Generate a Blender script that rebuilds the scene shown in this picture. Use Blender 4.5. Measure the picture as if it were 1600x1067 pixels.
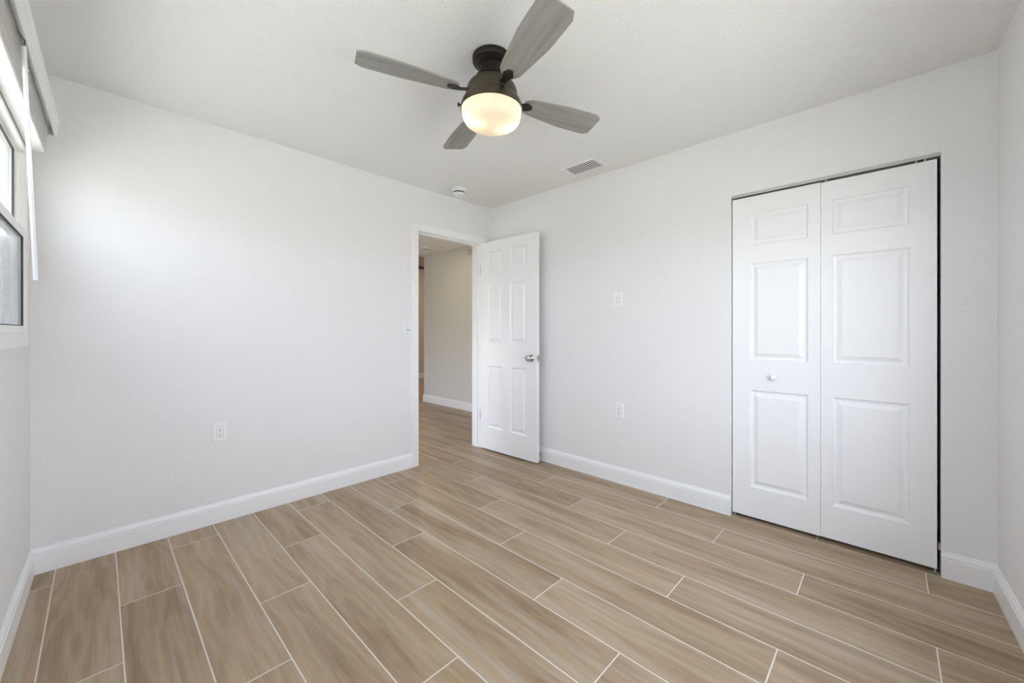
import bpy, bmesh, math, random
from mathutils import Vector, Matrix
random.seed(7)
for o in list(bpy.data.objects): bpy.data.objects.remove(o)
S = bpy.context.scene
PI = math.pi

# ------------------------------------------------------------------ camera
YAW = 0.814680                      # camera looks between +X and +Y, level
cam = bpy.data.cameras.new('camera'); CAM = bpy.data.objects.new('camera', cam)
S.collection.objects.link(CAM); S.camera = CAM
CAM.location = (0, 0, 1.167)
CAM.rotation_euler = (PI / 2, 0, -YAW)
cam.sensor_width = 36.0; cam.sensor_fit = 'HORIZONTAL'
cam.lens = 616.70 / 1600 * 36.0
cam.shift_x = -8.7 / 1600; cam.shift_y = -15.74 / 1600
cam.clip_start = 0.02; cam.clip_end = 200

# ------------------------------------------------------------------ world, exposure
S.view_settings.view_transform = 'Standard'; S.view_settings.look = 'None'
S.view_settings.gamma = 1.0; S.view_settings.use_curve_mapping = False
S.view_settings.exposure = 0.0
S.cycles.max_bounces = 14; S.cycles.diffuse_bounces = 10; S.cycles.transparent_max_bounces = 16
S.cycles.sample_clamp_indirect = 6.0
S.cycles.use_denoising = True
S.cycles.caustics_reflective = False; S.cycles.caustics_refractive = False
W = bpy.data.worlds.new('overcast_sky'); S.world = W; W.use_nodes = True
wn = W.node_tree.nodes; wl = W.node_tree.links
bg = wn['Background']
tcw = wn.new('ShaderNodeTexCoord'); sepw = wn.new('ShaderNodeSeparateXYZ'); rampw = wn.new('ShaderNodeValToRGB')
wl.new(tcw.outputs['Generated'], sepw.inputs[0])
mapw = wn.new('ShaderNodeMapRange'); mapw.inputs[1].default_value = -1; mapw.inputs[2].default_value = 1
wl.new(sepw.outputs[2], mapw.inputs[0]); wl.new(mapw.outputs[0], rampw.inputs[0])
cr = rampw.color_ramp
cr.elements[0].position = 0.0; cr.elements[0].color = (0.42, 0.43, 0.47, 1)
cr.elements[1].position = 1.0; cr.elements[1].color = (0.70, 0.82, 1.04, 1)
e = cr.elements.new(0.485); e.color = (0.50, 0.50, 0.53, 1)
e = cr.elements.new(0.515); e.color = (0.87, 0.925, 1.05, 1)
wl.new(rampw.outputs[0], bg.inputs[0])
SKY = 11.5
bg.inputs[1].default_value = SKY

# sun high behind the house: it lights the ground outside, not the room
sl = bpy.data.lights.new('sun', 'SUN'); sl.energy = 13.0; sl.angle = 0.01; sl.color = (1.0, 0.96, 0.85)
SO = bpy.data.objects.new('sun', sl); S.collection.objects.link(SO)
SO.rotation_euler = Vector((-0.42, -0.38, -1.0)).to_track_quat('-Z', 'Y').to_euler()

# room measures (metres, camera foot at the origin)
WA, WB, ZC = 2.992, 2.758, 2.425    # back wall Y, closet wall X, ceiling
D0 = Vector((-0.226, 2.992)); da = math.atan(0.0166)
tD = Vector((-math.sin(da), -math.cos(da))); nD = Vector((math.cos(da), -math.sin(da)))
C0 = Vector((2.758, -0.35)); ca = math.atan(0.0385)
tC = Vector((-math.cos(ca), -math.sin(ca))); nC = Vector((-math.sin(ca), math.cos(ca)))
def D(s, v, z): p = D0 + tD * s + nD * v; return Vector((p.x, p.y, z))
def CW(s, v, z): p = C0 + tC * s + nC * v; return Vector((p.x, p.y, z))
WIN = (0.10, 3.24, 1.163, 2.0)      # left wall window, widened out of view for more light: s0, s1, z0, z1

# daylight portals in the left window and the two added ones
FILLWIN = (0.72, 2.20, 0.70, 1.86)     # added unseen window behind the camera, brightens the room
HALLF = lambda u, v, z: Vector((0.3 + v, u, z))
for f_, n_, w_ in ((D, nD, WIN), (CW, nC, FILLWIN), (HALLF, Vector((1, 0)), (3.6, 5.4, 0.25, 1.30))):
    pl = bpy.data.lights.new('window_daylight', 'AREA'); pl.shape = 'RECTANGLE'
    pl.size = w_[1] - w_[0]; pl.size_y = w_[3] - w_[2]; pl.cycles.is_portal = True
    PO = bpy.data.objects.new('window_daylight', pl); S.collection.objects.link(PO)
    PO.location = f_((w_[0] + w_[1]) / 2, -0.13, (w_[2] + w_[3]) / 2)
    PO.rotation_euler = Vector((n_.x, n_.y, 0)).to_track_quat('-Z', 'Y').to_euler()

# hall lamps (a ceiling light of the hall and one of the room beyond, both out of the picture)
def lamp(name, loc, power, size, col):
    l = bpy.data.lights.new(name, 'AREA'); l.shape = 'DISK'; l.size = size; l.energy = power; l.color = col
    o = bpy.data.objects.new(name, l); S.collection.objects.link(o); o.location = loc
    return o
lamp('hall_light', (3.05, 4.6, 2.40), 3.0, 0.30, (1.0, 0.80, 0.42))
lamp('far_room_light', (4.6, 7.2, 2.95), 22.0, 0.30, (1.0, 0.82, 0.68))

# ------------------------------------------------------------------ materials
def nodemat(name):
    m = bpy.data.materials.new(name); m.use_nodes = True
    return m, m.node_tree.nodes, m.node_tree.links, m.node_tree.nodes['Principled BSDF']
def paint(name, col, rough=0.6, bscale=0, bstr=0.0, bdist=0.002, spec=0.4, metal=0.0, var=0.0):
    m, n, l, b = nodemat(name)
    b.inputs['Base Color'].default_value = (*col, 1); b.inputs['Roughness'].default_value = rough
    b.inputs['Specular IOR Level'].default_value = spec; b.inputs['Metallic'].default_value = metal
    tc = n.new('ShaderNodeTexCoord')
    if bscale:
        t = n.new('ShaderNodeTexNoise'); t.inputs['Scale'].default_value = bscale; t.inputs['Detail'].default_value = 4
        t.inputs['Roughness'].default_value = 0.55
        l.new(tc.outputs['Object'], t.inputs['Vector'])
        bu = n.new('ShaderNodeBump'); bu.inputs['Strength'].default_value = bstr; bu.inputs['Distance'].default_value = bdist
        l.new(t.outputs[0], bu.inputs['Height']); l.new(bu.outputs[0], b.inputs['Normal'])
    if var:
        t2 = n.new('ShaderNodeTexNoise'); t2.inputs['Scale'].default_value = 3.0
        l.new(tc.outputs['Object'], t2.inputs['Vector'])
        r = n.new('ShaderNodeValToRGB')
        r.color_ramp.elements[0].position = 0.3; r.color_ramp.elements[1].position = 0.7
        r.color_ramp.elements[0].color = (*[c * (1 - var) for c in col], 1); r.color_ramp.elements[1].color = (*[min(1, c * (1 + var)) for c in col], 1)
        l.new(t2.outputs[0], r.inputs[0]); l.new(r.outputs[0], b.inputs['Base Color'])
    return m
M = {}
M['wall'] = paint('wall_paint', (0.80, 0.795, 0.795), 0.75, 62, 0.45, 0.004, 0.25)
M['ceil'] = paint('ceiling_paint', (0.84, 0.835, 0.83), 0.85, 80, 0.8, 0.005, 0.2)
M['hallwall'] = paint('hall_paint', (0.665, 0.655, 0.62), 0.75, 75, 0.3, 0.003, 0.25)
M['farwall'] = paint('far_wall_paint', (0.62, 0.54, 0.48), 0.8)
M['trim'] = paint('trim_paint', (0.86, 0.865, 0.87), 0.32, 14, 0.03, 0.002, 0.45)
M['door'] = paint('door_paint', (0.86, 0.865, 0.87), 0.36, 220, 0.05, 0.001, 0.45)
M['plastic'] = paint('white_plastic', (0.84, 0.84, 0.83), 0.35, 0, 0, 0, 0.5)
M['slot'] = paint('dark_slot', (0.03, 0.03, 0.03), 0.7)
M['vinyl'] = paint('window_vinyl', (0.89, 0.89, 0.87), 0.45, 30, 0.03)
M['gasket'] = paint('black_gasket', (0.05, 0.05, 0.05), 0.6)
M['blind'] = paint('blind_white', (0.83, 0.83, 0.82), 0.5, 40, 0.05)
M['wand'] = paint('wand_plastic', (0.86, 0.87, 0.90), 0.18, 0, 0, 0, 0.6)
M['bronze'] = paint('oil_rubbed_bronze', (0.070, 0.056, 0.038), 0.38, 120, 0.05, 0.001, 0.5, 0.55, 0.12)
M['darkbronze'] = paint('dark_bronze', (0.028, 0.022, 0.018), 0.42, 0, 0, 0, 0.5, 0.5)
M['chrome'] = paint('satin_chrome', (0.62, 0.62, 0.63), 0.16, 0, 0, 0, 0.5, 1.0)
M['steel'] = paint('galvanised_steel', (0.55, 0.55, 0.54), 0.35, 60, 0.05, 0.001, 0.5, 0.9)
M['ventdark'] = paint('vent_dark', (0.09, 0.09, 0.087), 0.8)
M['beam'] = paint('dark_beam', (0.09, 0.055, 0.035), 0.6)
M['ground'] = paint('pale_ground', (0.58, 0.555, 0.46), 0.9, 8, 0.4, 0.02, 0.2, 0, 0.25)

def wood_blade():
    m, n, l, b = nodemat('grey_wood_blade')
    tc = n.new('ShaderNodeTexCoord'); mp = n.new('ShaderNodeMapping'); mp.inputs['Scale'].default_value = (2.5, 45, 10)
    t = n.new('ShaderNodeTexNoise'); t.inputs['Scale'].default_value = 1.0; t.inputs['Detail'].default_value = 6
    l.new(tc.outputs['Object'], mp.inputs[0]); l.new(mp.outputs[0], t.inputs['Vector'])
    r = n.new('ShaderNodeValToRGB')
    r.color_ramp.elements[0].position = 0.3; r.color_ramp.elements[0].color = (0.23, 0.222, 0.205, 1)
    r.color_ramp.elements[1].position = 0.7; r.color_ramp.elements[1].color = (0.325, 0.315, 0.297, 1)
    l.new(t.outputs[0], r.inputs[0]); l.new(r.outputs[0], b.inputs['Base Color'])
    b.inputs['Roughness'].default_value = 0.5
    return m
M['blade'] = wood_blade()

def shade_mat():
    m, n, l, b = nodemat('opal_glass'); out = n['Material Output']
    b.inputs['Base Color'].default_value = (0.88, 0.82, 0.72, 1); b.inputs['Roughness'].default_value = 0.25
    tr = n.new('ShaderNodeBsdfTranslucent'); tr.inputs[0].default_value = (0.95, 0.89, 0.77, 1)
    mx = n.new('ShaderNodeMixShader'); mx.inputs[0].default_value = 0.65
    l.new(b.outputs[0], mx.inputs[1]); l.new(tr.outputs[0], mx.inputs[2])
    em = n.new('ShaderNodeEmission'); em.inputs[0].default_value = (1.0, 0.82, 0.62, 1); em.inputs[1].default_value = 0.20
    ad = n.new('ShaderNodeAddShader'); l.new(mx.outputs[0], ad.inputs[0]); l.new(em.outputs[0], ad.inputs[1])
    l.new(ad.outputs[0], out.inputs[0])
    return m
M['shade'] = shade_mat()
def bulb_mat():
    m, n, l, b = nodemat('lit_bulb')
    b.inputs['Emission Color'].default_value = (1.0, 0.80, 0.5, 1); b.inputs['Emission Strength'].default_value = 6
    return m
M['bulb'] = bulb_mat()

def glass_mat(name, dirt, tint=1.0):
    m, n, l, b = nodemat(name); out = n['Material Output']
    geo = n.new('ShaderNodeNewGeometry')
    io = n.new('ShaderNodeMapRange'); io.inputs[3].default_value = 1.45; io.inputs[4].default_value = 1 / 1.45
    l.new(geo.outputs['Backfacing'], io.inputs[0])
    fr = n.new('ShaderNodeFresnel'); l.new(io.outputs[0], fr.inputs[0])
    tp = n.new('ShaderNodeBsdfTransparent'); tp.inputs[0].default_value = (0.97 * tint, 0.975 * tint, 0.975 * tint, 1)
    gl = n.new('ShaderNodeBsdfGlossy'); gl.inputs['Roughness'].default_value = 0.02
    mx = n.new('ShaderNodeMixShader'); l.new(fr.outputs[0], mx.inputs[0]); l.new(tp.outputs[0], mx.inputs[1]); l.new(gl.outputs[0], mx.inputs[2])
    last = mx
    if dirt:
        tc = n.new('ShaderNodeTexCoord'); mp = n.new('ShaderNodeMapping'); mp.inputs['Scale'].default_value = (9, 9, 2.2)
        t = n.new('ShaderNodeTexNoise'); t.inputs['Scale'].default_value = 1.6; t.inputs['Detail'].default_value = 7; t.inputs['Roughness'].default_value = 0.65
        l.new(tc.outputs['Object'], mp.inputs[0]); l.new(mp.outputs[0], t.inputs['Vector'])
        mr = n.new('ShaderNodeMapRange'); mr.inputs[1].default_value = 0.42; mr.inputs[2].default_value = 0.72; mr.inputs[3].default_value = dirt * 0.35; mr.inputs[4].default_value = dirt
        l.new(t.outputs[0], mr.inputs[0])
        df = n.new('ShaderNodeBsdfDiffuse'); df.inputs[0].default_value = (0.55, 0.58, 0.60, 1)
        m2 = n.new('ShaderNodeMixShader'); l.new(mr.outputs[0], m2.inputs[0]); l.new(mx.outputs[0], m2.inputs[1]); l.new(df.outputs[0], m2.inputs[2])
        last = m2
    l.new(last.outputs[0], out.inputs[0])
    return m
M['glass'] = glass_mat('clear_glass', 0)
M['dimglass'] = glass_mat('dimming_glass', 0, 0.88)  # tint added to weaken daylight coming through the upper sash
M['dirtyglass'] = glass_mat('dusty_glass', 0.45)
def screen_mat():
    m, n, l, b = nodemat('insect_screen'); out = n['Material Output']
    tp = n.new('ShaderNodeBsdfTransparent'); df = n.new('ShaderNodeBsdfDiffuse'); df.inputs[0].default_value = (0.10, 0.105, 0.11, 1)
    mx = n.new('ShaderNodeMixShader'); mx.inputs[0].default_value = 0.55
    l.new(tp.outputs[0], mx.inputs[1]); l.new(df.outputs[0], mx.inputs[2]); l.new(mx.outputs[0], out.inputs[0])
    return m
M['screen'] = screen_mat()

def floor_mat():
    m, n, l, b = nodemat('wood_look_tile')
    X0, TW, TL = -0.3523, 0.20624, 1.2525
    geo = n.new('ShaderNodeNewGeometry'); sp = n.new('ShaderNodeSeparateXYZ'); l.new(geo.outputs['Position'], sp.inputs[0])
    def mt(op, a, c=None, d=None):
        x = n.new('ShaderNodeMath'); x.operation = op
        for i, q in enumerate((a, c, d)):
            if q is None: continue
            if isinstance(q, (int, float)): x.inputs[i].default_value = q
            else: l.new(q, x.inputs[i])
        return x.outputs[0]
    xr = mt('DIVIDE', mt('SUBTRACT', sp.outputs[0], X0), TW)
    row = mt('FLOOR', xr); fx = mt('MULTIPLY', mt('SUBTRACT', xr, row), TW)
    m3 = mt('FLOORED_MODULO', row, 3.0)
    off = mt('MULTIPLY_ADD', m3, 0.4135, 0.300)
    yr = mt('DIVIDE', mt('SUBTRACT', sp.outputs[1], off), TL)
    col = mt('FLOOR', yr); fy = mt('MULTIPLY', mt('SUBTRACT', yr, col), TL)
    dx = mt('MINIMUM', fx, mt('SUBTRACT', TW, fx)); dy = mt('MINIMUM', fy, mt('SUBTRACT', TL, fy))
    dist = mt('MINIMUM', dx, dy)
    cmb = n.new('ShaderNodeCombineXYZ'); l.new(row, cmb.inputs[0]); l.new(col, cmb.inputs[1])
    wnz = n.new('ShaderNodeTexWhiteNoise'); wnz.noise_dimensions = '2D'; l.new(cmb.outputs[0], wnz.inputs['Vector'])
    rs = n.new('ShaderNodeSeparateColor'); l.new(wnz.outputs['Color'], rs.inputs[0])
    # grain coordinates: shifted per tile
    gx = mt('ADD', mt('SUBTRACT', fx, TW * 0.5), mt('MULTIPLY', mt('SUBTRACT', rs.outputs[0], 0.5), 0.12))
    gy = mt('SUBTRACT', fy, mt('MULTIPLY', rs.outputs[1], TL))
    rz = mt('MULTIPLY', rs.outputs[2], 40.0)
    def noise(sx, sy, detail, rough, dist_=0.0):
        c = n.new('ShaderNodeCombineXYZ'); l.new(mt('MULTIPLY', gx, sx), c.inputs[0]); l.new(mt('MULTIPLY', gy, sy), c.inputs[1]); l.new(rz, c.inputs[2])
        t = n.new('ShaderNodeTexNoise'); t.inputs['Scale'].default_value = 1.0; t.inputs['Detail'].default_value = detail
        t.inputs['Roughness'].default_value = rough; t.inputs['Distortion'].default_value = dist_
        l.new(c.outputs[0], t.inputs['Vector']); return t.outputs[0]
    broad = noise(10, 1.1, 2, 0.5)                 # wide tone drift along the plank
    fine = noise(150, 4.0, 4, 0.6)                 # pore streaks
    warp = noise(6, 1.7, 3, 0.5)
    # cathedral arches: rings of |x| stretched along the plank
    ring = mt('ADD', mt('MULTIPLY', mt('POWER', mt('ABSOLUTE', gx), 1.15), 60.0), mt('MULTIPLY', warp, 11.0))
    ring = mt('ADD', ring, mt('MULTIPLY', gy, 2.2))
    arch = mt('MULTIPLY_ADD', mt('SINE', mt('MULTIPLY', ring, 2.6)), 0.5, 0.5)
    arch = mt('POWER', arch, 1.6)
    v = mt('ADD', mt('MULTIPLY_ADD', broad, 0.80, 0.07), mt('MULTIPLY', mt('SUBTRACT', fine, 0.5), 0.42))
    v = mt('ADD', v, mt('MULTIPLY', mt('SUBTRACT', arch, 0.5), 0.10))
    v = mt('ADD', v, mt('MULTIPLY', mt('SUBTRACT', rs.outputs[0], 0.5), 0.16))
    rp = n.new('ShaderNodeValToRGB'); l.new(v, rp.inputs[0])
    el = rp.color_ramp.elements
    el[0].position = 0.22; el[0].color = (0.245, 0.163, 0.092, 1)
    el[1].position = 0.80; el[1].color = (0.490, 0.382, 0.262, 1)
    k = el.new(0.48); k.color = (0.372, 0.270, 0.168, 1)
    gm = n.new('ShaderNodeMapRange'); gm.inputs[1].default_value = 0.0019; gm.inputs[2].default_value = 0.0027; gm.inputs[3].default_value = 1.0; gm.inputs[4].default_value = 0.0
    l.new(dist, gm.inputs[0])
    grey = noise(22, 0.8, 2, 0.5)                  # greyer sapwood streaks
    gr_ = n.new('ShaderNodeMapRange'); gr_.inputs[1].default_value = 0.50; gr_.inputs[2].default_value = 0.68; gr_.inputs[4].default_value = 0.60; l.new(grey, gr_.inputs[0])
    mg = n.new('ShaderNodeMix'); mg.data_type = 'RGBA'; l.new(gr_.outputs[0], mg.inputs[0]); l.new(rp.outputs[0], mg.inputs[6]); mg.inputs[7].default_value = (0.43, 0.36, 0.285, 1)
    mixc = n.new('ShaderNodeMix'); mixc.data_type = 'RGBA'
    l.new(gm.outputs[0], mixc.inputs[0]); l.new(mg.outputs[2], mixc.inputs[6]); mixc.inputs[7].default_value = (0.70, 0.655, 0.59, 1)
    l.new(mixc.outputs[2], b.inputs['Base Color'])
    rg = n.new('ShaderNodeMapRange'); rg.inputs[3].default_value = 0.38; rg.inputs[4].default_value = 0.85
    l.new(gm.outputs[0], rg.inputs[0]); l.new(rg.outputs[0], b.inputs['Roughness'])
    b.inputs['Specular IOR Level'].default_value = 0.42
    hm = n.new('ShaderNodeMapRange'); hm.inputs[1].default_value = 0.0015; hm.inputs[2].default_value = 0.004
    l.new(dist, hm.inputs[0])
    hh = mt('ADD', hm.outputs[0], mt('MULTIPLY', fine, 0.12))
    bu = n.new('ShaderNodeBump'); bu.inputs['Strength'].default_value = 0.5; bu.inputs['Distance'].default_value = 0.0015
    l.new(hh, bu.inputs['Height']); l.new(bu.outputs[0], b.inputs['Normal'])
    return m
M['floor'] = floor_mat()

# ------------------------------------------------------------------ mesh helpers
COL = S.collection
def link(name, bm, mat, parent=None, smooth=False, bevel=0.0, loc=None):
    bmesh.ops.recalc_face_normals(bm, faces=bm.faces)
    me = bpy.data.meshes.new(name); bm.to_mesh(me); bm.free()
    for mm in (mat if isinstance(mat, (list, tuple)) else [mat]): me.materials.append(M[mm])
    if smooth:
        for p in me.polygons: p.use_smooth = True
    o = bpy.data.objects.new(name, me); COL.objects.link(o)
    if loc is not None: o.location = loc
    if parent is not None: o.parent = parent
    if bevel:
        md = o.modifiers.new('bevel', 'BEVEL'); md.width = bevel; md.segments = 2; md.limit_method = 'ANGLE'; md.angle_limit = math.radians(40)
    return o
def tag(o, label=None, cat=None, group=None, kind=None):
    if label: o['label'] = label
    if cat: o['category'] = cat
    if group: o['group'] = group
    if kind: o['kind'] = kind
    return o
def empty(name, loc, rot=(0, 0, 0)):
    o = bpy.data.objects.new(name, None); o.empty_display_size = 0.05; COL.objects.link(o)
    o.location = loc; o.rotation_euler = rot
    return o
def hexa(bm, f, u0, u1, v0, v1, z0, z1):
    """box in a mapped frame f(u, v, z)"""
    vs = [bm.verts.new(f(u, v, z)) for z in (z0, z1) for v in (v0, v1) for u in (u0, u1)]
    for q in ((0, 1, 3, 2), (4, 6, 7, 5), (0, 4, 5, 1), (2, 3, 7, 6), (0, 2, 6, 4), (1, 5, 7, 3)):
        bm.faces.new([vs[i] for i in q])
def XYZ(x, y, z): return Vector((x, y, z))
def box(name, mat, x0, x1, y0, y1, z0, z1, parent=None, bevel=0.0, f=XYZ):
    bm = bmesh.new(); hexa(bm, f, x0, x1, y0, y1, z0, z1)
    return link(name, bm, mat, parent, bevel=bevel)
def lathe(bm, prof, seg=48, c=(0, 0, 0), ax=None):
    """prof: (radius, height) list turned about local z, or about the axes ax=(ex, ey, ez)"""
    ex, ey, ez = ax or (Vector((1, 0, 0)), Vector((0, 1, 0)), Vector((0, 0, 1)))
    c = Vector(c); rings = []
    for r, h in prof:
        if r < 1e-6: rings.append([bm.verts.new(c + ez * h)])
        else: rings.append([bm.verts.new(c + ez * h + (ex * math.cos(2 * PI * i / seg) + ey * math.sin(2 * PI * i / seg)) * r) for i in range(seg)])
    for a, b2 in zip(rings, rings[1:]):
        for i in range(seg):
            j = (i + 1) % seg
            if len(a) == 1 and len(b2) == 1: continue
            if len(a) == 1: bm.faces.new((a[0], b2[i], b2[j]))
            elif len(b2) == 1: bm.faces.new((a[i], b2[0], a[j]))
            else: bm.faces.new((a[i], b2[i], b2[j], a[j]))
def tube(bm, pts, r, seg=10):
    pts = [Vector(p) for p in pts]; rings = []
    for i, p in enumerate(pts):
        t = (pts[min(i + 1, len(pts) - 1)] - pts[max(i - 1, 0)]).normalized()
        up = Vector((0, 0, 1)) if abs(t.z) < 0.9 else Vector((1, 0, 0))
        a = t.cross(up).normalized(); b2 = t.cross(a)
        rr = r[i] if isinstance(r, (list, tuple)) else r
        rings.append([bm.verts.new(p + (a * math.cos(2 * PI * k / seg) + b2 * math.sin(2 * PI * k / seg)) * rr) for k in range(seg)])
    for A, B in zip(rings, rings[1:]):
        for k in range(seg): bm.faces.new((A[k], A[(k + 1) % seg], B[(k + 1) % seg], B[k]))
    bm.faces.new(rings[0]); bm.faces.new(rings[-1])
def wall(name, mat, f, u0, u1, z0, z1, th, holes=()):
    """slab with openings; f(u, v, z): v = 0 is the room face, v = -th the outer face"""
    us = sorted({u0, u1, *[h[0] for h in holes], *[h[1] for h in holes]}); zs = sorted({z0, z1, *[h[2] for h in holes], *[h[3] for h in holes]})
    solid = {}
    for i in range(len(us) - 1):
        for j in range(len(zs) - 1):
            cu, cz = (us[i] + us[i + 1]) / 2, (zs[j] + zs[j + 1]) / 2
            solid[i, j] = not any(h[0] < cu < h[1] and h[2] < cz < h[3] for h in holes)
    bm = bmesh.new(); V = {}
    def v(i, j, k):
        if (i, j, k) not in V: V[i, j, k] = bm.verts.new(f(us[i], -th * k, zs[j]))
        return V[i, j, k]
    for (i, j), s in solid.items():
        if not s: continue
        bm.faces.new((v(i, j, 0), v(i + 1, j, 0), v(i + 1, j + 1, 0), v(i, j + 1, 0)))
        bm.faces.new((v(i, j, 1), v(i, j + 1, 1), v(i + 1, j + 1, 1), v(i + 1, j, 1)))
        for di, dj, a, b2 in ((-1, 0, (i, j), (i, j + 1)), (1, 0, (i + 1, j), (i + 1, j + 1)), (0, -1, (i, j), (i + 1, j)), (0, 1, (i, j + 1), (i + 1, j + 1))):
            if not solid.get((i + di, j + dj), False):
                bm.faces.new((v(*a, 0), v(*b2, 0), v(*b2, 1), v(*a, 1)))
    o = link(name, bm, mat); tag(o, kind='structure'); return o
BASE = [(0.0, 0.0), (0.0145, 0.0), (0.0145, 0.0905), (0.0112, 0.0925), (0.0112, 0.0955), (0.0128, 0.0975), (0.0122, 0.1025), (0.0095, 0.1085), (0.0060, 0.1125), (0.0058, 0.1150), (0.0046, 0.1195), (0.003, 0.1215), (0.0, 0.1215)]
def run_profile(bm, path, prof, closed=False):
    """path: list of (point2d, offset direction2d) - prof (offset, z) swept along it"""
    rings = []
    for p, n in path: rings.append([bm.verts.new((p[0] + n[0] * o, p[1] + n[1] * o, z)) for o, z in prof])
    for A, B in zip(rings, rings[1:]):
        for k in range(len(prof)):
            k2 = (k + 1) % len(prof); bm.faces.new((A[k], A[k2], B[k2], B[k]))
    bm.faces.new(rings[0]); bm.faces.new(rings[-1])
def baseboard(name, path):
    bm = bmesh.new(); run_profile(bm, path, BASE); o = link(name, bm, 'trim'); tag(o, kind='structure'); return o

# ------------------------------------------------------------------ setting: floor, ceiling, walls
bm = bmesh.new(); hexa(bm, XYZ, -0.6, 6.4, -1.2, 8.8, -0.08, 0.0); tag(link('floor', bm, 'floor'), kind='structure')
bm = bmesh.new(); hexa(bm, XYZ, -0.5, WB + 0.12, -0.75, WA + 0.06, ZC, ZC + 0.1); tag(link('ceiling', bm, 'ceil'), kind='structure')
DOOR = (1.907, 2.638, 0.0, 2.047)
wall('wall_back', 'wall', lambda u, v, z: XYZ(u, WA - v, z), -0.32, WB + 0.12, 0.0, ZC, 0.13, [(DOOR[0], DOOR[1], -1, DOOR[3])])
CLO = (-0.178, 0.7335, -1, 2.026)
wall('wall_right', 'wall', lambda u, v, z: XYZ(WB - v, u, z), -0.50, WA, 0.0, ZC, 0.12, [CLO])
wall('wall_left', 'wall', D, 0.0, 3.75, 0.0, ZC, 0.15, [WIN])
wall('wall_front', 'wall', CW, 0.0, 3.2, 0.0, ZC, 0.12, [FILLWIN])
# closet shell behind the bifold doors
for nm, a in (('wall_closet_back', (3.40, 3.46, -0.42, 1.02, 0, ZC)), ('wall_closet_side', (WB + 0.12, 3.40, -0.42, -0.36, 0, ZC)),
              ('wall_closet_end', (WB + 0.12, 3.40, 0.96, 1.02, 0, ZC)), ('ceiling_closet', (WB + 0.12, 3.46, -0.42, 1.02, ZC, ZC + 0.06))):
    tag(box(nm, 'wall', *a), kind='structure')
# hall beyond the door
HX, HE = 3.724, 5.66
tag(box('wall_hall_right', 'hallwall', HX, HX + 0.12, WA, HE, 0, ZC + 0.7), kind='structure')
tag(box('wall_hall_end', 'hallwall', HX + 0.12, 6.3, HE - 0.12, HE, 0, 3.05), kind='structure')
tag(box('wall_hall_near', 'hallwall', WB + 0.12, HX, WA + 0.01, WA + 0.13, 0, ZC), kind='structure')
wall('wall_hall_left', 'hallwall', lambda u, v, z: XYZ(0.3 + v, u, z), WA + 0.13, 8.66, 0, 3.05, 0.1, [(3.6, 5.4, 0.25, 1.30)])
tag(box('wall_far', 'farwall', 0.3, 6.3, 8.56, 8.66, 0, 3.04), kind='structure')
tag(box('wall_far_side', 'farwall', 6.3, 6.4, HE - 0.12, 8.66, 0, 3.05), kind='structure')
tag(box('ceiling_hall', 'ceil', 0.2, HX, WA + 0.06, HE + 0.05, ZC, ZC + 0.1), kind='structure')
tag(box('ceiling_far', 'ceil', 0.2, 6.4, HE - 0.12, 8.66, 3.04, 3.14), kind='structure')
tag(box('wall_soffit', 'hallwall', 0.3, HX, HE - 0.05, HE + 0.05, ZC + 0.1, 3.04), kind='structure')
tag(box('trim_6', 'beam', 4.6, 6.3, 8.50, 8.56, 2.735, 2.79), kind='structure')
tag(box('ground', 'ground', -30, 30, -30, -0.75, -0.25, -0.15), kind='structure')
tag(box('ground_side', 'ground', -30, -0.62, -0.75, 30, -0.25, -0.15), kind='structure')

# baseboards (mitred in the corners)
b0 = Vector((D0.x, WA))
nBk = Vector((0, -1)); nRt = Vector((-1, 0))
def mitre(n1, n2): return n1 + n2 if abs(n1.dot(n2)) < 1e-6 else (n1 + n2) / (1 + n1.dot(n2))
baseboard('baseboard_back', [((b0.x, WA), mitre(nBk, nD)), ((1.848, WA), nBk)])
baseboard('baseboard_left', [((b0.x, WA), mitre(nBk, nD)), (D0 + tD * 3.40, nD)])
baseboard('baseboard_right', [((WB, WA - 0.016), nRt), ((WB, 0.7335), nRt)])
baseboard('baseboard_front', [((WB, CLO[0]), nRt), (C0, mitre(nRt, nC)), (C0 + tC * 2.95, nC)])
baseboard('baseboard_hall', [((HX, WA + 0.13), Vector((-1, 0))), ((HX, HE), Vector((-1, 1))), ((6.3, HE), Vector((0, 1)))])
baseboard('baseboard_far', [((0.3, 8.56), Vector((0, -1))), ((6.3, 8.56), Vector((0, -1)))])

# door lining, stop and casing
bm = bmesh.new()
T = 0.012
A2 = lambda u, v, z: XYZ(u, WA - v, z)
hexa(bm, A2, DOOR[0] - T + T, DOOR[0] + T * 0 + 0.004, -0.132, 0.0, 0, DOOR[3])
hexa(bm, A2, DOOR[1] - 0.004, DOOR[1], -0.132, 0.0, 0, DOOR[3])
hexa(bm, A2, DOOR[0] + 0.004, DOOR[1] - 0.004, -0.132, 0.0, DOOR[3] - 0.004, DOOR[3])
hexa(bm, A2, DOOR[0] + 0.004, DOOR[0] + 0.014, -0.085, -0.045, 0, DOOR[3] - 0.004)
hexa(bm, A2, DOOR[1] - 0.014, DOOR[1] - 0.004, -0.085, -0.045, 0, DOOR[3] - 0.004)
hexa(bm, A2, DOOR[0] + 0.014, DOOR[1] - 0.014, -0.085, -0.045, DOOR[3] - 0.014, DOOR[3] - 0.004)
tag(link('trim_1', bm, 'trim'), kind='structure')
CASP = [(0.0, 0.0), (0.0, 0.010), (0.004, 0.012), (0.016, 0.013), (0.040, 0.015), (0.054, 0.016), (0.058, 0.014), (0.060, 0.0)]   # across, out
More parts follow.
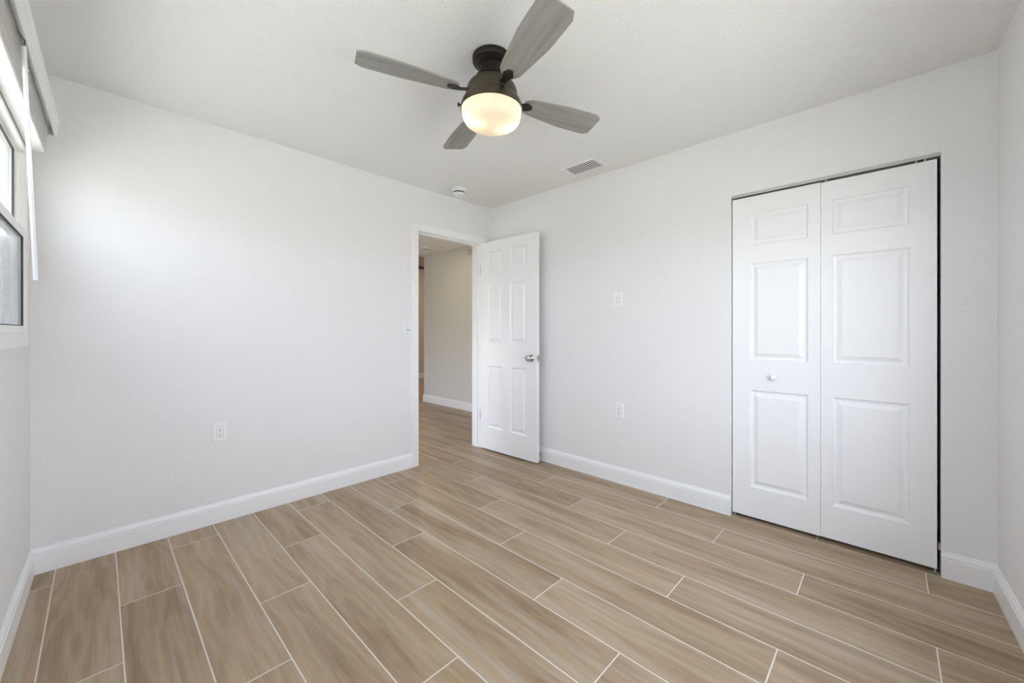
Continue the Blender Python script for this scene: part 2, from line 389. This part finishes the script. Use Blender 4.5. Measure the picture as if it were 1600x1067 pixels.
def casing(name, side):
    bm = bmesh.new(); prof = CASP; s = -1 if side == 1 else 1   # side 1: face into the room
    y0 = WA if side == 1 else WA + 0.13
    rings = []
    for (x, z, dxx, dzz) in ((DOOR[0], 0, -1, 0), (DOOR[0], DOOR[3], -1, 1), (DOOR[1], DOOR[3], 1, 1), (DOOR[1], 0, 1, 0)):
        rings.append([bm.verts.new((x + dxx * a, y0 + s * o, z + dzz * a)) for a, o in prof])
    for Aa, Bb in zip(rings, rings[1:]):
        for k in range(len(prof)):
            k2 = (k + 1) % len(prof); bm.faces.new((Aa[k], Aa[k2], Bb[k2], Bb[k]))
    bm.faces.new(rings[0]); bm.faces.new(rings[-1])
    tag(link(name, bm, 'trim'), kind='structure')
casing('trim_2', 1); casing('trim_3', 2)

# ------------------------------------------------------------------ panelled door leaves
def leaf(f, w, z0, z1, th, panels, relief=True):
    """f(u, n, z): n = 0 front face, n = -th back face; panels (u0, u1, za, zb) moulded on both faces"""
    bm = bmesh.new()
    us = sorted({0.0, w, *[p[0] for p in panels], *[p[1] for p in panels]}); zs = sorted({z0, z1, *[p[2] for p in panels], *[p[3] for p in panels]})
    for side in (0, 1):
        def F(u, d, z): return f(u, (-d if side == 0 else -th + d), z)
        for i in range(len(us) - 1):
            for j in range(len(zs) - 1):
                cu, cz = (us[i] + us[i + 1]) / 2, (zs[j] + zs[j + 1]) / 2
                pn = [p for p in panels if p[0] < cu < p[1] and p[2] < cz < p[3]]
                a, b2, c, d = us[i], us[i + 1], zs[j], zs[j + 1]
                if not pn:
                    bm.faces.new([bm.verts.new(F(*q)) for q in ((a, 0, c), (b2, 0, c), (b2, 0, d), (a, 0, d))]); continue
                rings = []
                for ins, dep in ((0, 0), (0.003, 0.0025), (0.007, 0.0090), (0.016, 0.0112), (0.022, 0.0105), (0.040, 0.003), (0.043, 0.0015), (0.046, 0.0018)):
                    rings.append([bm.verts.new(F(*q)) for q in ((a + ins, dep, c + ins), (b2 - ins, dep, c + ins), (b2 - ins, dep, d - ins), (a + ins, dep, d - ins))])
                for A_, B_ in zip(rings, rings[1:]):
                    for k in range(4): bm.faces.new((A_[k], A_[(k + 1) % 4], B_[(k + 1) % 4], B_[k]))
                bm.faces.new(rings[-1])
    for (ua, za, ub, zb) in ((0, z0, w, z0), (w, z0, w, z1), (w, z1, 0, z1), (0, z1, 0, z0)):
        bm.faces.new([bm.verts.new(f(*q)) for q in ((ua, 0, za), (ub, 0, zb), (ub, -th, zb), (ua, -th, za))])
    bmesh.ops.remove_doubles(bm, verts=bm.verts, dist=1e-5)
    return bm

# bedroom door, standing open against the closet wall
HG = Vector((2.6175, 2.975)); dt = Vector((0.016, -0.728)).normalized(); dn = Vector((dt.y, -dt.x))   # dn points into the room (-X)
if dn.x > 0: dn = -dn
def DF(u, n, z): p = HG + dt * u + dn * n; return Vector((p.x, p.y, z))
DP = [(a, b2, c, d) for (a, b2) in ((0.098, 0.297), (0.398, 0.604)) for (c, d) in ((0.224, 0.831), (1.055, 1.625), (1.742, 1.945))]
LW = 0.722
door = link('door_1', leaf(DF, LW, 0.012, 2.044, 0.035, DP), 'door')
tag(door, 'white six-panel bedroom door standing open beside the doorway', 'door', kind='structure')
ax_n = (Vector((dt.x, dt.y, 0)), Vector((0, 0, 1)), Vector((dn.x, dn.y, 0)))
for sgn, off in ((1, 0.0), (-1, -0.035)):
    bm = bmesh.new(); ex, ey, ez = ax_n
    pr = [(0, 0), (0.033, 0), (0.033, 0.004), (0.028, 0.009), (0.014, 0.012), (0.011, 0.020), (0.011, 0.026), (0.018, 0.030), (0.0255, 0.038), (0.027, 0.046), (0.024, 0.055), (0.016, 0.060), (0, 0.061)]
    lathe(bm, pr, 32, DF(LW - 0.062, off, 0.93), (ex, ey, ez * sgn))
    k = link('door_knob', bm, 'chrome', door, smooth=True); k['label'] = 'round satin chrome knob'
bm = bmesh.new(); LE = lambda u, n, z: DF(LW + u, n, z)
hexa(bm, LE, 0.0, 0.0015, -0.030, -0.005, 0.90, 0.958); hexa(bm, LE, 0.0015, 0.010, -0.024, -0.011, 0.917, 0.941)
o = link('latch_plate', bm, 'chrome', door); o['label'] = 'chrome latch plate'
for hz in (1.78, 1.01, 0.34):
    bm = bmesh.new()
    hc = DF(-0.007, -0.003, hz)
    lathe(bm, [(0, -0.045), (0.006, -0.045), (0.006, -0.016), (0.0055, -0.015), (0.006, -0.014), (0.006, 0.014), (0.0055, 0.015), (0.006, 0.016), (0.006, 0.045), (0.004, 0.049), (0, 0.049)], 16, hc)
    hexa(bm, DF, -0.0015, 0.0, -0.033, -0.004, hz - 0.044, hz + 0.044)
    o = link('hinge', bm, 'steel', door); o['label'] = 'grey metal hinge'
# door stop on the baseboard behind the door
bm = bmesh.new()
lathe(bm, [(0, 0), (0.011, 0), (0.011, 0.004), (0.006, 0.006)] + [(0.0055 + 0.0015 * (i % 2), 0.008 + i * 0.003) for i in range(15)] + [(0.008, 0.054), (0.008, 0.060), (0, 0.062)], 14,
      (WB - 0.0145, 2.30, 0.062), (Vector((0, 1, 0)), Vector((0, 0, 1)), Vector((-1, 0, 0))))
tag(link('door_stop', bm, 'steel', smooth=False), 'small grey spring door stop on the baseboard behind the open door', 'door stop')

# closet bifold doors
cl = empty('door_2', (WB + 0.02, 0.2777, 0.0))
tag(cl, 'white two-leaf bifold closet doors with raised panels', 'door', kind='structure')
def cpart(o):
    o.parent = cl; o.matrix_parent_inverse = Matrix.Translation(-Vector(cl.location)); return o
CX = WB + 0.008
rows = ((0.206, 0.806), (0.990, 1.587), (1.699, 1.893))
def CF1(u, n, z): return XYZ(CX + 0.002 * u - n, 0.7275 - u, z)
def CF2(u, n, z): return XYZ(CX + 0.0009 - 0.002 * u - n, 0.2805 - u, z)
l1 = cpart(link('door_leaf', leaf(CF1, 0.4456, 0.022, 2.000, 0.033, [(0.0965, 0.3895, a, b2) for a, b2 in rows]), 'door'))
l2 = cpart(link('door_leaf', leaf(CF2, 0.446, 0.024, 1.997, 0.033, [(0.0485, 0.3525, a, b2) for a, b2 in rows]), 'door'))
bm = bmesh.new()
lathe(bm, [(0, 0), (0.011, 0), (0.0085, 0.006), (0.008, 0.012), (0.013, 0.017), (0.0165, 0.024), (0.016, 0.030), (0.011, 0.034), (0, 0.035)], 28,
      CF1(0.224, 0, 0.893), (Vector((0, 1, 0)), Vector((0, 0, 1)), Vector((-1, 0, 0))))
kn = link('knob', bm, 'plastic', l1, smooth=True)
kn['label'] = 'small round white knob'
for yy in (-0.160, 0.717):
    bm = bmesh.new(); hexa(bm, XYZ, CX + 0.004, CX + 0.028, yy - 0.016, yy + 0.016, 0.0, 0.006); lathe(bm, [(0, 0.006), (0.005, 0.006), (0.005, 0.0225), (0, 0.0225)], 12, (CX + 0.016, yy, 0))
    o = cpart(link('pivot_bracket', bm, 'steel')); o['label'] = 'grey steel floor pivot'
bm = bmesh.new(); hexa(bm, XYZ, CX + 0.002, CX + 0.020, -0.1775, -0.170, 0.118, 0.150)
o = cpart(link('bumper', bm, 'steel')); o['label'] = 'small grey bumper at the jamb'
# head track: a thin U channel
bm = bmesh.new()
y0, y1 = CLO[0] + 0.0005, CLO[1] - 0.0005
hexa(bm, XYZ, WB - 0.001, WB + 0.003, y0, y1, 2.0075, 2.0255); hexa(bm, XYZ, WB + 0.003, WB + 0.040, y0, y1, 2.0225, 2.0255); hexa(bm, XYZ, WB + 0.040, WB + 0.043, y0, y1, 2.0085, 2.0255)
tag(link('trim_4', bm, 'trackpaint' if 'trackpaint' in M else 'steel'), kind='structure')
for yy in (-0.125, -0.095, 0.26):
    bm = bmesh.new(); lathe(bm, [(0, 1.998), (0.004, 1.998), (0.004, 2.010), (0.007, 2.010), (0.007, 2.020), (0, 2.020)], 12, (CX + 0.016, yy, 0))
    cpart(link('guide_pin', bm, 'plastic'))

# ------------------------------------------------------------------ window on the left wall
s0, s1, z0, z1 = WIN
win = empty('window_1', D((s0 + s1) / 2, -0.03, z0))
tag(win, 'white single-hung window with a raised blind', 'window', kind='structure')
def wpart(o): o.parent = win; o.matrix_parent_inverse = Matrix.Translation(-Vector(win.location)); return o
def frame_bm(a, b2, c, d, t, v0, v1, tb=None, tt=None):
    bm = bmesh.new(); tb = tb or t; tt = tt or t
    hexa(bm, D, a, a + t, v0, v1, c, d); hexa(bm, D, b2 - t, b2, v0, v1, c, d)
    hexa(bm, D, a + t, b2 - t, v0, v1, c, c + tb); hexa(bm, D, a + t, b2 - t, v0, v1, d - tt, d)
    return bm
bm = frame_bm(s0, s1, z0, z1, 0.020, -0.10, 0.001); 
hexa(bm, D, s0 + 0.020, s0 + 0.026, -0.10, -0.003, z0 + 0.02, z1 - 0.02); hexa(bm, D, s1 - 0.026, s1 - 0.020, -0.10, -0.003, z0 + 0.02, z1 - 0.02)
wpart(link('window_frame', bm, 'vinyl'))
zm = 1.608
us_ = wpart(link('upper_sash', frame_bm(s0 + 0.03, s1 - 0.03, zm - 0.012, z1 - 0.021, 0.072, -0.047, -0.026, 0.034, 0.014), 'vinyl'))
ls_ = wpart(link('lower_sash', frame_bm(s0 + 0.027, s1 - 0.027, z0 + 0.012, zm + 0.022, 0.048, -0.024, -0.004, 0.018, 0.042), 'vinyl'))
def sub(o, par): o.parent = par; return o
bm = bmesh.new(); hexa(bm, D, s0 + 0.10, s1 - 0.10, -0.038, -0.034, zm + 0.02, z1 - 0.034); sub(link('glass', bm, 'dimglass'), us_)
bm = bmesh.new(); hexa(bm, D, s0 + 0.073, s1 - 0.073, -0.015, -0.011, z0 + 0.028, zm - 0.018); o = sub(link('glass', bm, 'dirtyglass'), ls_); o['label'] = 'dusty streaked glass'
for par, a, b2, c, d, v0, v1 in ((us_, s0 + 0.100, s1 - 0.100, zm + 0.02, z1 - 0.034, -0.0335, -0.0255), (ls_, s0 + 0.073, s1 - 0.073, z0 + 0.028, zm - 0.018, -0.0105, -0.0035)):
    o = sub(link('gasket', frame_bm(a, b2, c, d, 0.004, v0, v1), 'gasket'), par); o['label'] = 'thin black glazing gasket'
bm = bmesh.new(); hexa(bm, D, s0 + 0.03, s1 - 0.03, -0.075, -0.0745, z0 + 0.02, zm - 0.012); o = wpart(link('insect_screen', bm, 'screen')); o['label'] = 'grey insect screen'
bm = bmesh.new(); hexa(bm, D, s0 - 0.012, s1 + 0.012, 0.0, 0.012, z0 - 0.004, z0 + 0.004); hexa(bm, D, s0, s1, -0.10, 0.0, z0 - 0.004, z0 + 0.0005)
wpart(link('window_sill', bm, 'trim', bevel=0.002))
bm = bmesh.new(); hexa(bm, D, s0 + 0.005, s1 - 0.005, 0.0, 0.006, 1.104, z0 - 0.004); wpart(link('apron', bm, 'trim'))
bm = bmesh.new(); hexa(bm, D, 0.78, 0.82, -0.004, 0.001, zm + 0.0, zm + 0.014); sub(link('sash_lock', bm, 'steel'), ls_)

# added window behind the camera, unseen, there to light the room
fillwin = empty('fill_window_rear', CW((FILLWIN[0] + FILLWIN[1]) / 2, -0.06, FILLWIN[2]))
tag(fillwin, 'white added fill window in the wall behind the viewer', 'window', kind='structure')
def w2part(o): o.parent = fillwin; o.matrix_parent_inverse = Matrix.Translation(-Vector(fillwin.location)); return o
bm = bmesh.new(); a, b2, c, d = FILLWIN; mm_ = (a + b2) / 2
for (p0, p1, q0, q1, v0, v1) in ((a, a + .05, c, d, -.11, -.03), (b2 - .05, b2, c, d, -.11, -.03), (a + .05, b2 - .05, c, c + .05, -.11, -.03), (a + .05, b2 - .05, d - .05, d, -.11, -.03), (mm_ - .03, mm_ + .03, c + .05, d - .05, -.10, -.04)):
    hexa(bm, CW, p0, p1, v0, v1, q0, q1)
w2part(link('window_frame', bm, 'vinyl'))
for p0, p1 in ((a + .05, mm_ - .03), (mm_ + .03, b2 - .05)):
    bm = bmesh.new(); hexa(bm, CW, p0, p1, -.072, -.068, c + .05, d - .05); w2part(link('glass', bm, 'glass'))
bm = bmesh.new(); hexa(bm, CW, a - .02, b2 + .02, -.03, .025, c - .018, c); w2part(link('window_sill', bm, 'trim'))

bm = bmesh.new(); HF = lambda u, v, z: XYZ(0.3 + v, u, z)  # added unseen window that lets daylight into the hall
for (p0, p1, q0, q1) in ((3.6, 3.65, .25, 1.30), (5.35, 5.4, .25, 1.30), (3.65, 5.35, .25, .30), (3.65, 5.35, 1.25, 1.30), (4.47, 4.53, .30, 1.25)): hexa(bm, HF, p0, p1, -.08, -.03, q0, q1)
w3 = link('fill_window_hall', bm, 'vinyl'); tag(w3, 'added fill window in the hall, out of view', 'window', kind='structure')

# ------------------------------------------------------------------ blind, drawn up
bl = empty('window_blind', D(1.70, 0.05, 2.0))
tag(bl, 'white horizontal blind pulled up into a stack above the window', 'blind')
def bpart(o): o.parent = bl; o.matrix_parent_inverse = Matrix.Translation(-Vector(bl.location)); return o
ba, bb = 0.12, 3.28
bm = bmesh.new()
VP = [(0.083, 2.088), (0.086, 2.088), (0.0885, 2.100), (0.091, 2.118), (0.091, 2.140), (0.094, 2.150), (0.0975, 2.156), (0.0975, 2.166), (0.092, 2.166), (0.086, 2.145), (0.084, 2.110)]
rings = [[bm.verts.new(D(s, v, z)) for v, z in VP] for s in (ba - 0.012, bb + 0.012)]
for k in range(len(VP)):
    k2 = (k + 1) % len(VP); bm.faces.new((rings[0][k], rings[0][k2], rings[1][k2], rings[1][k]))
bm.faces.new(rings[0]); bm.faces.new(rings[1])
for s in (ba - 0.012, bb + 0.006): hexa(bm, D, s, s + 0.006, 0.002, 0.084, 2.092, 2.160)
bpart(link('valance', bm, 'blind'))
bm = bmesh.new(); hexa(bm, D, ba, bb, 0.014, 0.066, 2.130, 2.172); bpart(link('headrail', bm, 'blind'))
bm = bmesh.new(); hexa(bm, D, ba, bb, 0.003, 0.054, 2.000, 2.014); bpart(link('bottom_rail', bm, 'blind', bevel=0.003))
N = 19
for i in range(N):
    t = i / (N - 1); v = 0.004 + 0.012 * t + random.uniform(-0.0025, 0.0025); z = 2.0175 + 0.0049 * i
    bm = bmesh.new(); n = 6
    for k in range(n):
        va, vb = v + 0.050 * k / n, v + 0.050 * (k + 1) / n
        ca_ = 0.0018 * (1 - (2 * k / n - 1) ** 2); cb_ = 0.0018 * (1 - (2 * (k + 1) / n - 1) ** 2)
        vs = [bm.verts.new(D(s, q, z + c + dz)) for s in (ba, bb) for q, c in ((va, ca_), (vb, cb_)) for dz in (0, 0.0026)]
        for f_ in ((0, 2, 6, 4), (1, 5, 7, 3), (0, 1, 3, 2), (4, 6, 7, 5), (0, 4, 5, 1), (2, 3, 7, 6)): bm.faces.new([vs[x] for x in f_])
    bmesh.ops.remove_doubles(bm, verts=bm.verts, dist=1e-6)
    bpart(link('slat', bm, 'blind'))
for sc in (0.26, 0.80, 1.40, 2.00, 2.60, 3.10):
    bm = bmesh.new()
    for k in range(7):
        zz = 2.022 + 0.013 * k; a = sc + random.uniform(-0.012, 0.012); vv = 0.056 + 0.014 * (k / 6)
        pts = [D(a + 0.018 * math.sin(q * PI / 4) * random.uniform(0.6, 1.2), vv + 0.006 * math.sin(q * PI / 4), zz + 0.013 * q / 4 - 0.006 * math.sin(q * PI / 4)) for q in range(5)]
        tube(bm, pts, 0.0012, 6)
    bpart(link('ladder_cord', bm, 'blind'))
bm = bmesh.new(); tube(bm, [D(0.96, 0.076, 2.085), D(0.96, 0.086, 1.75), D(0.96, 0.100, 1.334)], 0.0062, 6); bpart(link('tilt_wand', bm, 'wand'))
bm = bmesh.new(); tube(bm, [D(0.96, 0.060, 2.132), D(0.96, 0.070, 2.118), D(0.96, 0.078, 2.105), D(0.96, 0.076, 2.085)], 0.002, 8)
bpart(link('wand_hook', bm, 'steel'))

# ------------------------------------------------------------------ ceiling fan
FX, FY = 1.237, 1.330
fan = empty('ceiling_fan', (FX, FY, ZC))
tag(fan, 'bronze flush-mount ceiling fan with grey blades and lit glass shade', 'ceiling fan')
def fpart(name, prof, mat, seg=64):
    bm = bmesh.new(); lathe(bm, [(r, z - ZC) for r, z in prof], seg); return link(name, bm, mat, fan, smooth=True)
def auto(o, ang=35):
    md = o.modifiers.new('split', 'EDGE_SPLIT'); md.split_angle = math.radians(ang); return o
auto(fpart('canopy', [(0, 2.4245), (0.084, 2.4245), (0.0875, 2.421), (0.0875, 2.402), (0.084, 2.396), (0.079, 2.3945), (0.079, 2.392), (0.074, 2.390), (0.064, 2.384), (0.056, 2.381), (0, 2.381)], 'darkbronze'))
auto(fpart('neck', [(0, 2.381), (0.0535, 2.381), (0.0535, 2.338), (0.0555, 2.335), (0.0555, 2.331), (0.070, 2.330), (0.075, 2.327), (0.075, 2.3225), (0.066, 2.320), (0.066, 2.316), (0, 2.316)], 'darkbronze'))
auto(fpart('motor_housing', [(0, 2.316), (0.076, 2.316), (0.081, 2.314), (0.083, 2.310), (0.094, 2.303), (0.105, 2.291), (0.113, 2.276), (0.1175, 2.258), (0.119, 2.240), (0.119, 2.229), (0, 2.229)], 'bronze'))
auto(fpart('light_ring', [(0, 2.229), (0.121, 2.229), (0.126, 2.226), (0.134, 2.214), (0.1395, 2.200), (0.1425, 2.188), (0.1425, 2.180), (0.139, 2.179), (0.139, 2.186), (0.130, 2.190), (0, 2.190)], 'bronze'))
shade = fpart('lamp_shade', [(0.1375, 2.188), (0.1380, 2.176), (0.1365, 2.170), (0.1345, 2.160), (0.1325, 2.148), (0.129, 2.137), (0.122, 2.126), (0.111, 2.1175), (0.096, 2.1115), (0.076, 2.1075), (0.05, 2.105), (0.025, 2.104), (0, 2.1037)], 'shade')
shade['label'] = 'lit cream opal glass shade'
bm = bmesh.new(); an = math.radians(147)
lathe(bm, [(0, 0), (0.004, 0), (0.004, 0.006), (0.009, 0.007), (0.009, 0.013), (0, 0.014)], 14, (0.142 * math.cos(an), 0.142 * math.sin(an), 2.188 - ZC), (Vector((-math.sin(an), math.cos(an), 0)), Vector((0, 0, 1)), Vector((math.cos(an), math.sin(an), 0))))
link('thumb_screw', bm, 'darkbronze', fan)
# bulbs inside the shade
for an in (math.radians(-28), math.radians(152)):
    bx, by = 0.070 * math.cos(an), 0.070 * math.sin(an)
    bm = bmesh.new(); lathe(bm, [(0, -0.030), (0.010, -0.028), (0.018, -0.020), (0.0205, -0.008), (0.017, 0.006), (0.011, 0.016), (0.010, 0.026), (0, 0.026)], 20, (bx, by, 2.164 - ZC))
    link('light_bulb', bm, 'bulb', shade, smooth=True)
    pl_ = bpy.data.lights.new('bulb_light', 'POINT'); pl_.color = (1.0, 0.83, 0.60); pl_.shadow_soft_size = 0.022
    po = bpy.data.objects.new('bulb_light', pl_); COL.objects.link(po); po.location = (FX + 0.085 * math.cos(an), FY + 0.085 * math.sin(an), 2.138)
    pl_.energy = 0.28 if math.cos(an) > 0 else 0.14
# four blades with their irons
def blade_bm():
    bm = bmesh.new(); pts = []
    r0, r1 = 0.165, 0.580; n = 14
    up, lo = [], []
    for i in range(n + 1):
        t = i / n; r = r0 + (r1 - r0) * t
        hw = 0.040 + 0.031 * min(1, t * 1.7) ** 0.8
        if t > 0.93: hw -= 0.016 * ((t - 0.93) / 0.07) ** 2
        if t < 0.06: hw -= 0.012 * (1 - t / 0.06)
        up.append((r, hw)); lo.append((r, -hw))
    outline = up + lo[::-1]
    for dz in (0.0035, -0.0035): pts.append([bm.verts.new((x, y, dz)) for x, y in outline])
    bm.faces.new(pts[0]); bm.faces.new(pts[1][::-1])
    m_ = len(outline)
    for k in range(m_): bm.faces.new((pts[0][k], pts[0][(k + 1) % m_], pts[1][(k + 1) % m_], pts[1][k]))
    bmesh.ops.rotate(bm, verts=bm.verts, cent=(0, 0, 0), matrix=Matrix.Rotation(math.radians(-11), 3, 'X'))
    return bm
def iron_bm():
    bm = bmesh.new()
    for (xa, wa, za, xb, wb, zb) in ((0.112, 0.015, 0.002, 0.150, 0.013, -0.006), (0.150, 0.013, -0.006, 0.180, 0.024, -0.006), (0.180, 0.024, -0.006, 0.208, 0.010, -0.006)):
        vs = []
        for x, w_, z in ((xa, wa, za), (xb, wb, zb)):
            for y in (-w_, w_):
                for d_ in (-0.0025, 0.0022): vs.append(bm.verts.new((x, y, z + d_)))
        for f_ in ((0, 1, 3, 2), (4, 6, 7, 5), (0, 4, 5, 1), (2, 3, 7, 6), (0, 2, 6, 4), (1, 5, 7, 3)): bm.faces.new([vs[q] for q in f_])
    bmesh.ops.rotate(bm, verts=bm.verts, cent=(0, 0, 0), matrix=Matrix.Rotation(math.radians(-11), 3, 'X'))
    return bm
for k in range(4):
    a = math.radians(160.0 + 90 * k)
    b_ = link('blade', blade_bm(), 'blade', fan); b_.location = (0, 0, 2.246 - ZC); b_.rotation_euler = (0, 0, a)
    b_['label'] = 'grey wood fan blade'
    ir = link('blade_iron', iron_bm(), 'darkbronze', b_)

# ------------------------------------------------------------------ small fixtures
M['hallplate'] = paint('ivory_plastic', (0.70, 0.69, 0.655), 0.4)
def outlet(name, f, label, group, slots='duplex', mat='plastic'):
    """f(a, out, h): across, out of the wall, up - plate 0.070 x 0.115"""
    root = empty(name, f(0, 0, 0)); tag(root, label, 'wall outlet' if slots != 'switch' else 'light switch', group)
    inv = Matrix.Translation(-Vector(root.location))
    def P(o): o.parent = root; o.matrix_parent_inverse = inv; return o
    bm = bmesh.new(); hw, hh = 0.0365, 0.0585
    rings = [[bm.verts.new(f(a * (hw - i), o_, h * (hh - i))) for a, h in ((-1, -1), (1, -1), (1, 1), (-1, 1))] for i, o_ in ((0, 0), (0, 0.0035), (0.002, 0.0055), (0.004, 0.006))]
    for A_, B_ in zip(rings, rings[1:]):
        for q in range(4): bm.faces.new((A_[q], A_[(q + 1) % 4], B_[(q + 1) % 4], B_[q]))
    bm.faces.new(rings[0]); bm.faces.new(rings[-1]); P(link('plate', bm, mat))
    if slots == 'switch':
        bm = bmesh.new()
        vs = [bm.verts.new(f(a, o_, h)) for a, o_, h in ((-.0165, .006, -.033), (.0165, .006, -.033), (.0165, .0068, 0), (-.0165, .0068, 0), (.0165, .0105, .033), (-.0165, .0105, .033), (-.0165, .005, .033), (.0165, .005, .033), (-.0165, .005, -.033), (.0165, .005, -.033))]
        for q in ((0, 1, 2, 3), (3, 2, 4, 5), (5, 4, 7, 6), (0, 8, 9, 1), (0, 3, 5, 6, 8), (1, 9, 7, 4, 2), (8, 6, 7, 9)): bm.faces.new([vs[x] for x in q])
        P(link('paddle', bm, mat))
        bm = bmesh.new(); hexa(bm, f, -0.0177, 0.0177, 0.0058, 0.0062, -0.0342, 0.0342); P(link('surround', bm, 'slotgrey'))
    else:
        bm = bmesh.new(); hexa(bm, f, -0.0165, 0.0165, 0.0055, 0.0085, -0.0335, 0.0335); P(link('receptacle', bm, mat))
        bm = bmesh.new(); hexa(bm, f, -0.0175, 0.0175, 0.0058, 0.0062, -0.0345, 0.0345); P(link('surround', bm, 'slotgrey'))
        bm = bmesh.new()
        for hz in (0.0165, -0.0165):
            hexa(bm, f, -0.0075, -0.0055, 0.0083, 0.0088, hz - 0.002, hz + 0.0065); hexa(bm, f, 0.0055, 0.0075, 0.0083, 0.0088, hz - 0.001, hz + 0.0055)
            hexa(bm, f, -0.0025, 0.0025, 0.0083, 0.0088, hz - 0.0105, hz - 0.0055)
        o = P(link('slots', bm, 'slot')); o['label'] = 'dark plug slots'
    return root
M['slotgrey'] = paint('seam_grey', (0.42, 0.42, 0.42), 0.7)
outlet('wall_outlet', lambda a, o, h: XYZ(0.509 + a, WA - o, 0.550 + h), 'white duplex outlet low on the wall with the doorway', 'wall outlets')
outlet('wall_outlet', lambda a, o, h: XYZ(WB - o, 1.530 - a, 1.412 + h), 'upper white outlet halfway up the wall beside the closet', 'wall outlets')
outlet('wall_outlet', lambda a, o, h: XYZ(WB - o, 1.520 - a, 0.555 + h), 'lower white outlet near the baseboard beside the closet', 'wall outlets')
outlet('wall_outlet', lambda a, o, h: XYZ(HX - o, 5.110 - a, 0.546 + h), 'small pale outlet on the hall wall seen through the doorway', 'wall outlets', 'duplex', 'hallplate')
outlet('light_switch', lambda a, o, h: XYZ(1.810 + a, WA - o, 1.208 + h), 'white paddle light switch beside the doorway trim', 'light switches', 'switch')
outlet('light_switch', lambda a, o, h: XYZ(HX - o, 5.135 - a, 1.640 + h), 'pale switch high on the hall wall seen through the doorway', 'light switches', 'switch', 'hallplate')

# ceiling air vent
vt = empty('air_vent', (2.543, 1.705, ZC)); tag(vt, 'white louvred air vent set in the ceiling', 'air vent')
bm = bmesh.new(); ax_, ay_, fr = 0.070, 0.128, 0.030
VF = lambda x, y, z: XYZ(x, y, z)
def loc(o): o.parent = vt; return o
hexa(bm, VF, -ax_ - fr, -ax_, -ay_ - fr, ay_ + fr, -0.007, 0); hexa(bm, VF, ax_, ax_ + fr, -ay_ - fr, ay_ + fr, -0.007, 0)
hexa(bm, VF, -ax_, ax_, -ay_ - fr, -ay_, -0.007, 0); hexa(bm, VF, -ax_, ax_, ay_, ay_ + fr, -0.007, 0)
loc(link('frame', bm, 'plastic', bevel=0.003))
bm = bmesh.new(); hexa(bm, VF, -ax_, ax_, -ay_, ay_, -0.001, -0.0002); loc(link('duct_shade', bm, 'ventdark'))  # dark sheet stands in for the shade inside the duct
ns = 13
for i in range(ns):
    y = -ay_ + (i + 0.5) * 2 * ay_ / ns
    bm = bmesh.new()
    vs = [bm.verts.new((x, y + dy, z)) for x in (-ax_, ax_) for dy, z in ((-0.0056, -0.0070), (0.0056, -0.0060), (0.0056, -0.0050), (-0.0056, -0.0060))]
    for f_ in ((0, 1, 2, 3), (4, 7, 6, 5), (0, 4, 5, 1), (1, 5, 6, 2), (2, 6, 7, 3), (3, 7, 4, 0)): bm.faces.new([vs[q] for q in f_])
    loc(link('louvre', bm, 'plastic'))

# smoke detectors
def detector(x, y, label):
    sm = empty('smoke_detector', (x, y, ZC)); tag(sm, label, 'smoke detector', 'smoke detectors')
    bm = bmesh.new(); lathe(bm, [(0, 0), (0.070, 0), (0.070, -0.008), (0.066, -0.012), (0.058, -0.013), (0, -0.013)], 40); auto(link('base', bm, 'plastic', sm, smooth=True))
    bm = bmesh.new(); lathe(bm, [(0, -0.013), (0.060, -0.013), (0.061, -0.024), (0.057, -0.027), (0, -0.027)], 40); auto(link('body', bm, 'plastic', sm, smooth=True))
    bm = bmesh.new(); lathe(bm, [(0, -0.027), (0.050, -0.027), (0.050, -0.038), (0, -0.038)], 40); o = link('sensor_slot', bm, 'slot', sm); o['label'] = 'dark sensor slot'
    bm = bmesh.new(); lathe(bm, [(0, -0.038), (0.053, -0.038), (0.054, -0.041), (0.046, -0.048), (0.030, -0.052), (0, -0.053)], 40); auto(link('cap', bm, 'plastic', sm, smooth=True))
detector(2.185, 2.775, 'round white smoke detector on the ceiling before the doorway')
detector(3.38, 5.09, 'small white smoke detector on the hall ceiling through the doorway')

# hall return grille
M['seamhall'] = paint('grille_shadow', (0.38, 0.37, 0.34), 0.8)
gr = empty('return_grille', (HX, 4.20, 2.30)); tag(gr, 'pale slatted grille high on the hall wall through the doorway', 'air vent')
def gpart(o): o.parent = gr; o.matrix_parent_inverse = Matrix.Translation(-Vector(gr.location)); return o
GF = lambda y, o, z: XYZ(HX - o, y, z)
bm = bmesh.new(); hexa(bm, GF, 3.90, 4.54, 0, 0.006, 2.27, 2.285); hexa(bm, GF, 3.90, 4.54, 0, 0.006, 2.375, 2.39); hexa(bm, GF, 3.90, 3.92, 0, 0.006, 2.285, 2.375); hexa(bm, GF, 4.52, 4.54, 0, 0.006, 2.285, 2.375)
gpart(link('frame', bm, 'hallwall'))
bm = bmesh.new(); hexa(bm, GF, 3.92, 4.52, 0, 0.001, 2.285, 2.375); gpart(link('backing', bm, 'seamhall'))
for i in range(5):
    zc = 2.294 + 0.018 * i; bm = bmesh.new()
    vs = [bm.verts.new(GF(y, o, z)) for y in (3.92, 4.52) for o, z in ((0.0012, zc + 0.008), (0.0012, zc + 0.006), (0.009, zc - 0.008), (0.009, zc - 0.006))]
    for f_ in ((0, 1, 2, 3), (4, 7, 6, 5), (0, 4, 5, 1), (1, 5, 6, 2), (2, 6, 7, 3), (3, 7, 4, 0)): bm.faces.new([vs[q] for q in f_])
    gpart(link('louvre', bm, 'hallwall'))
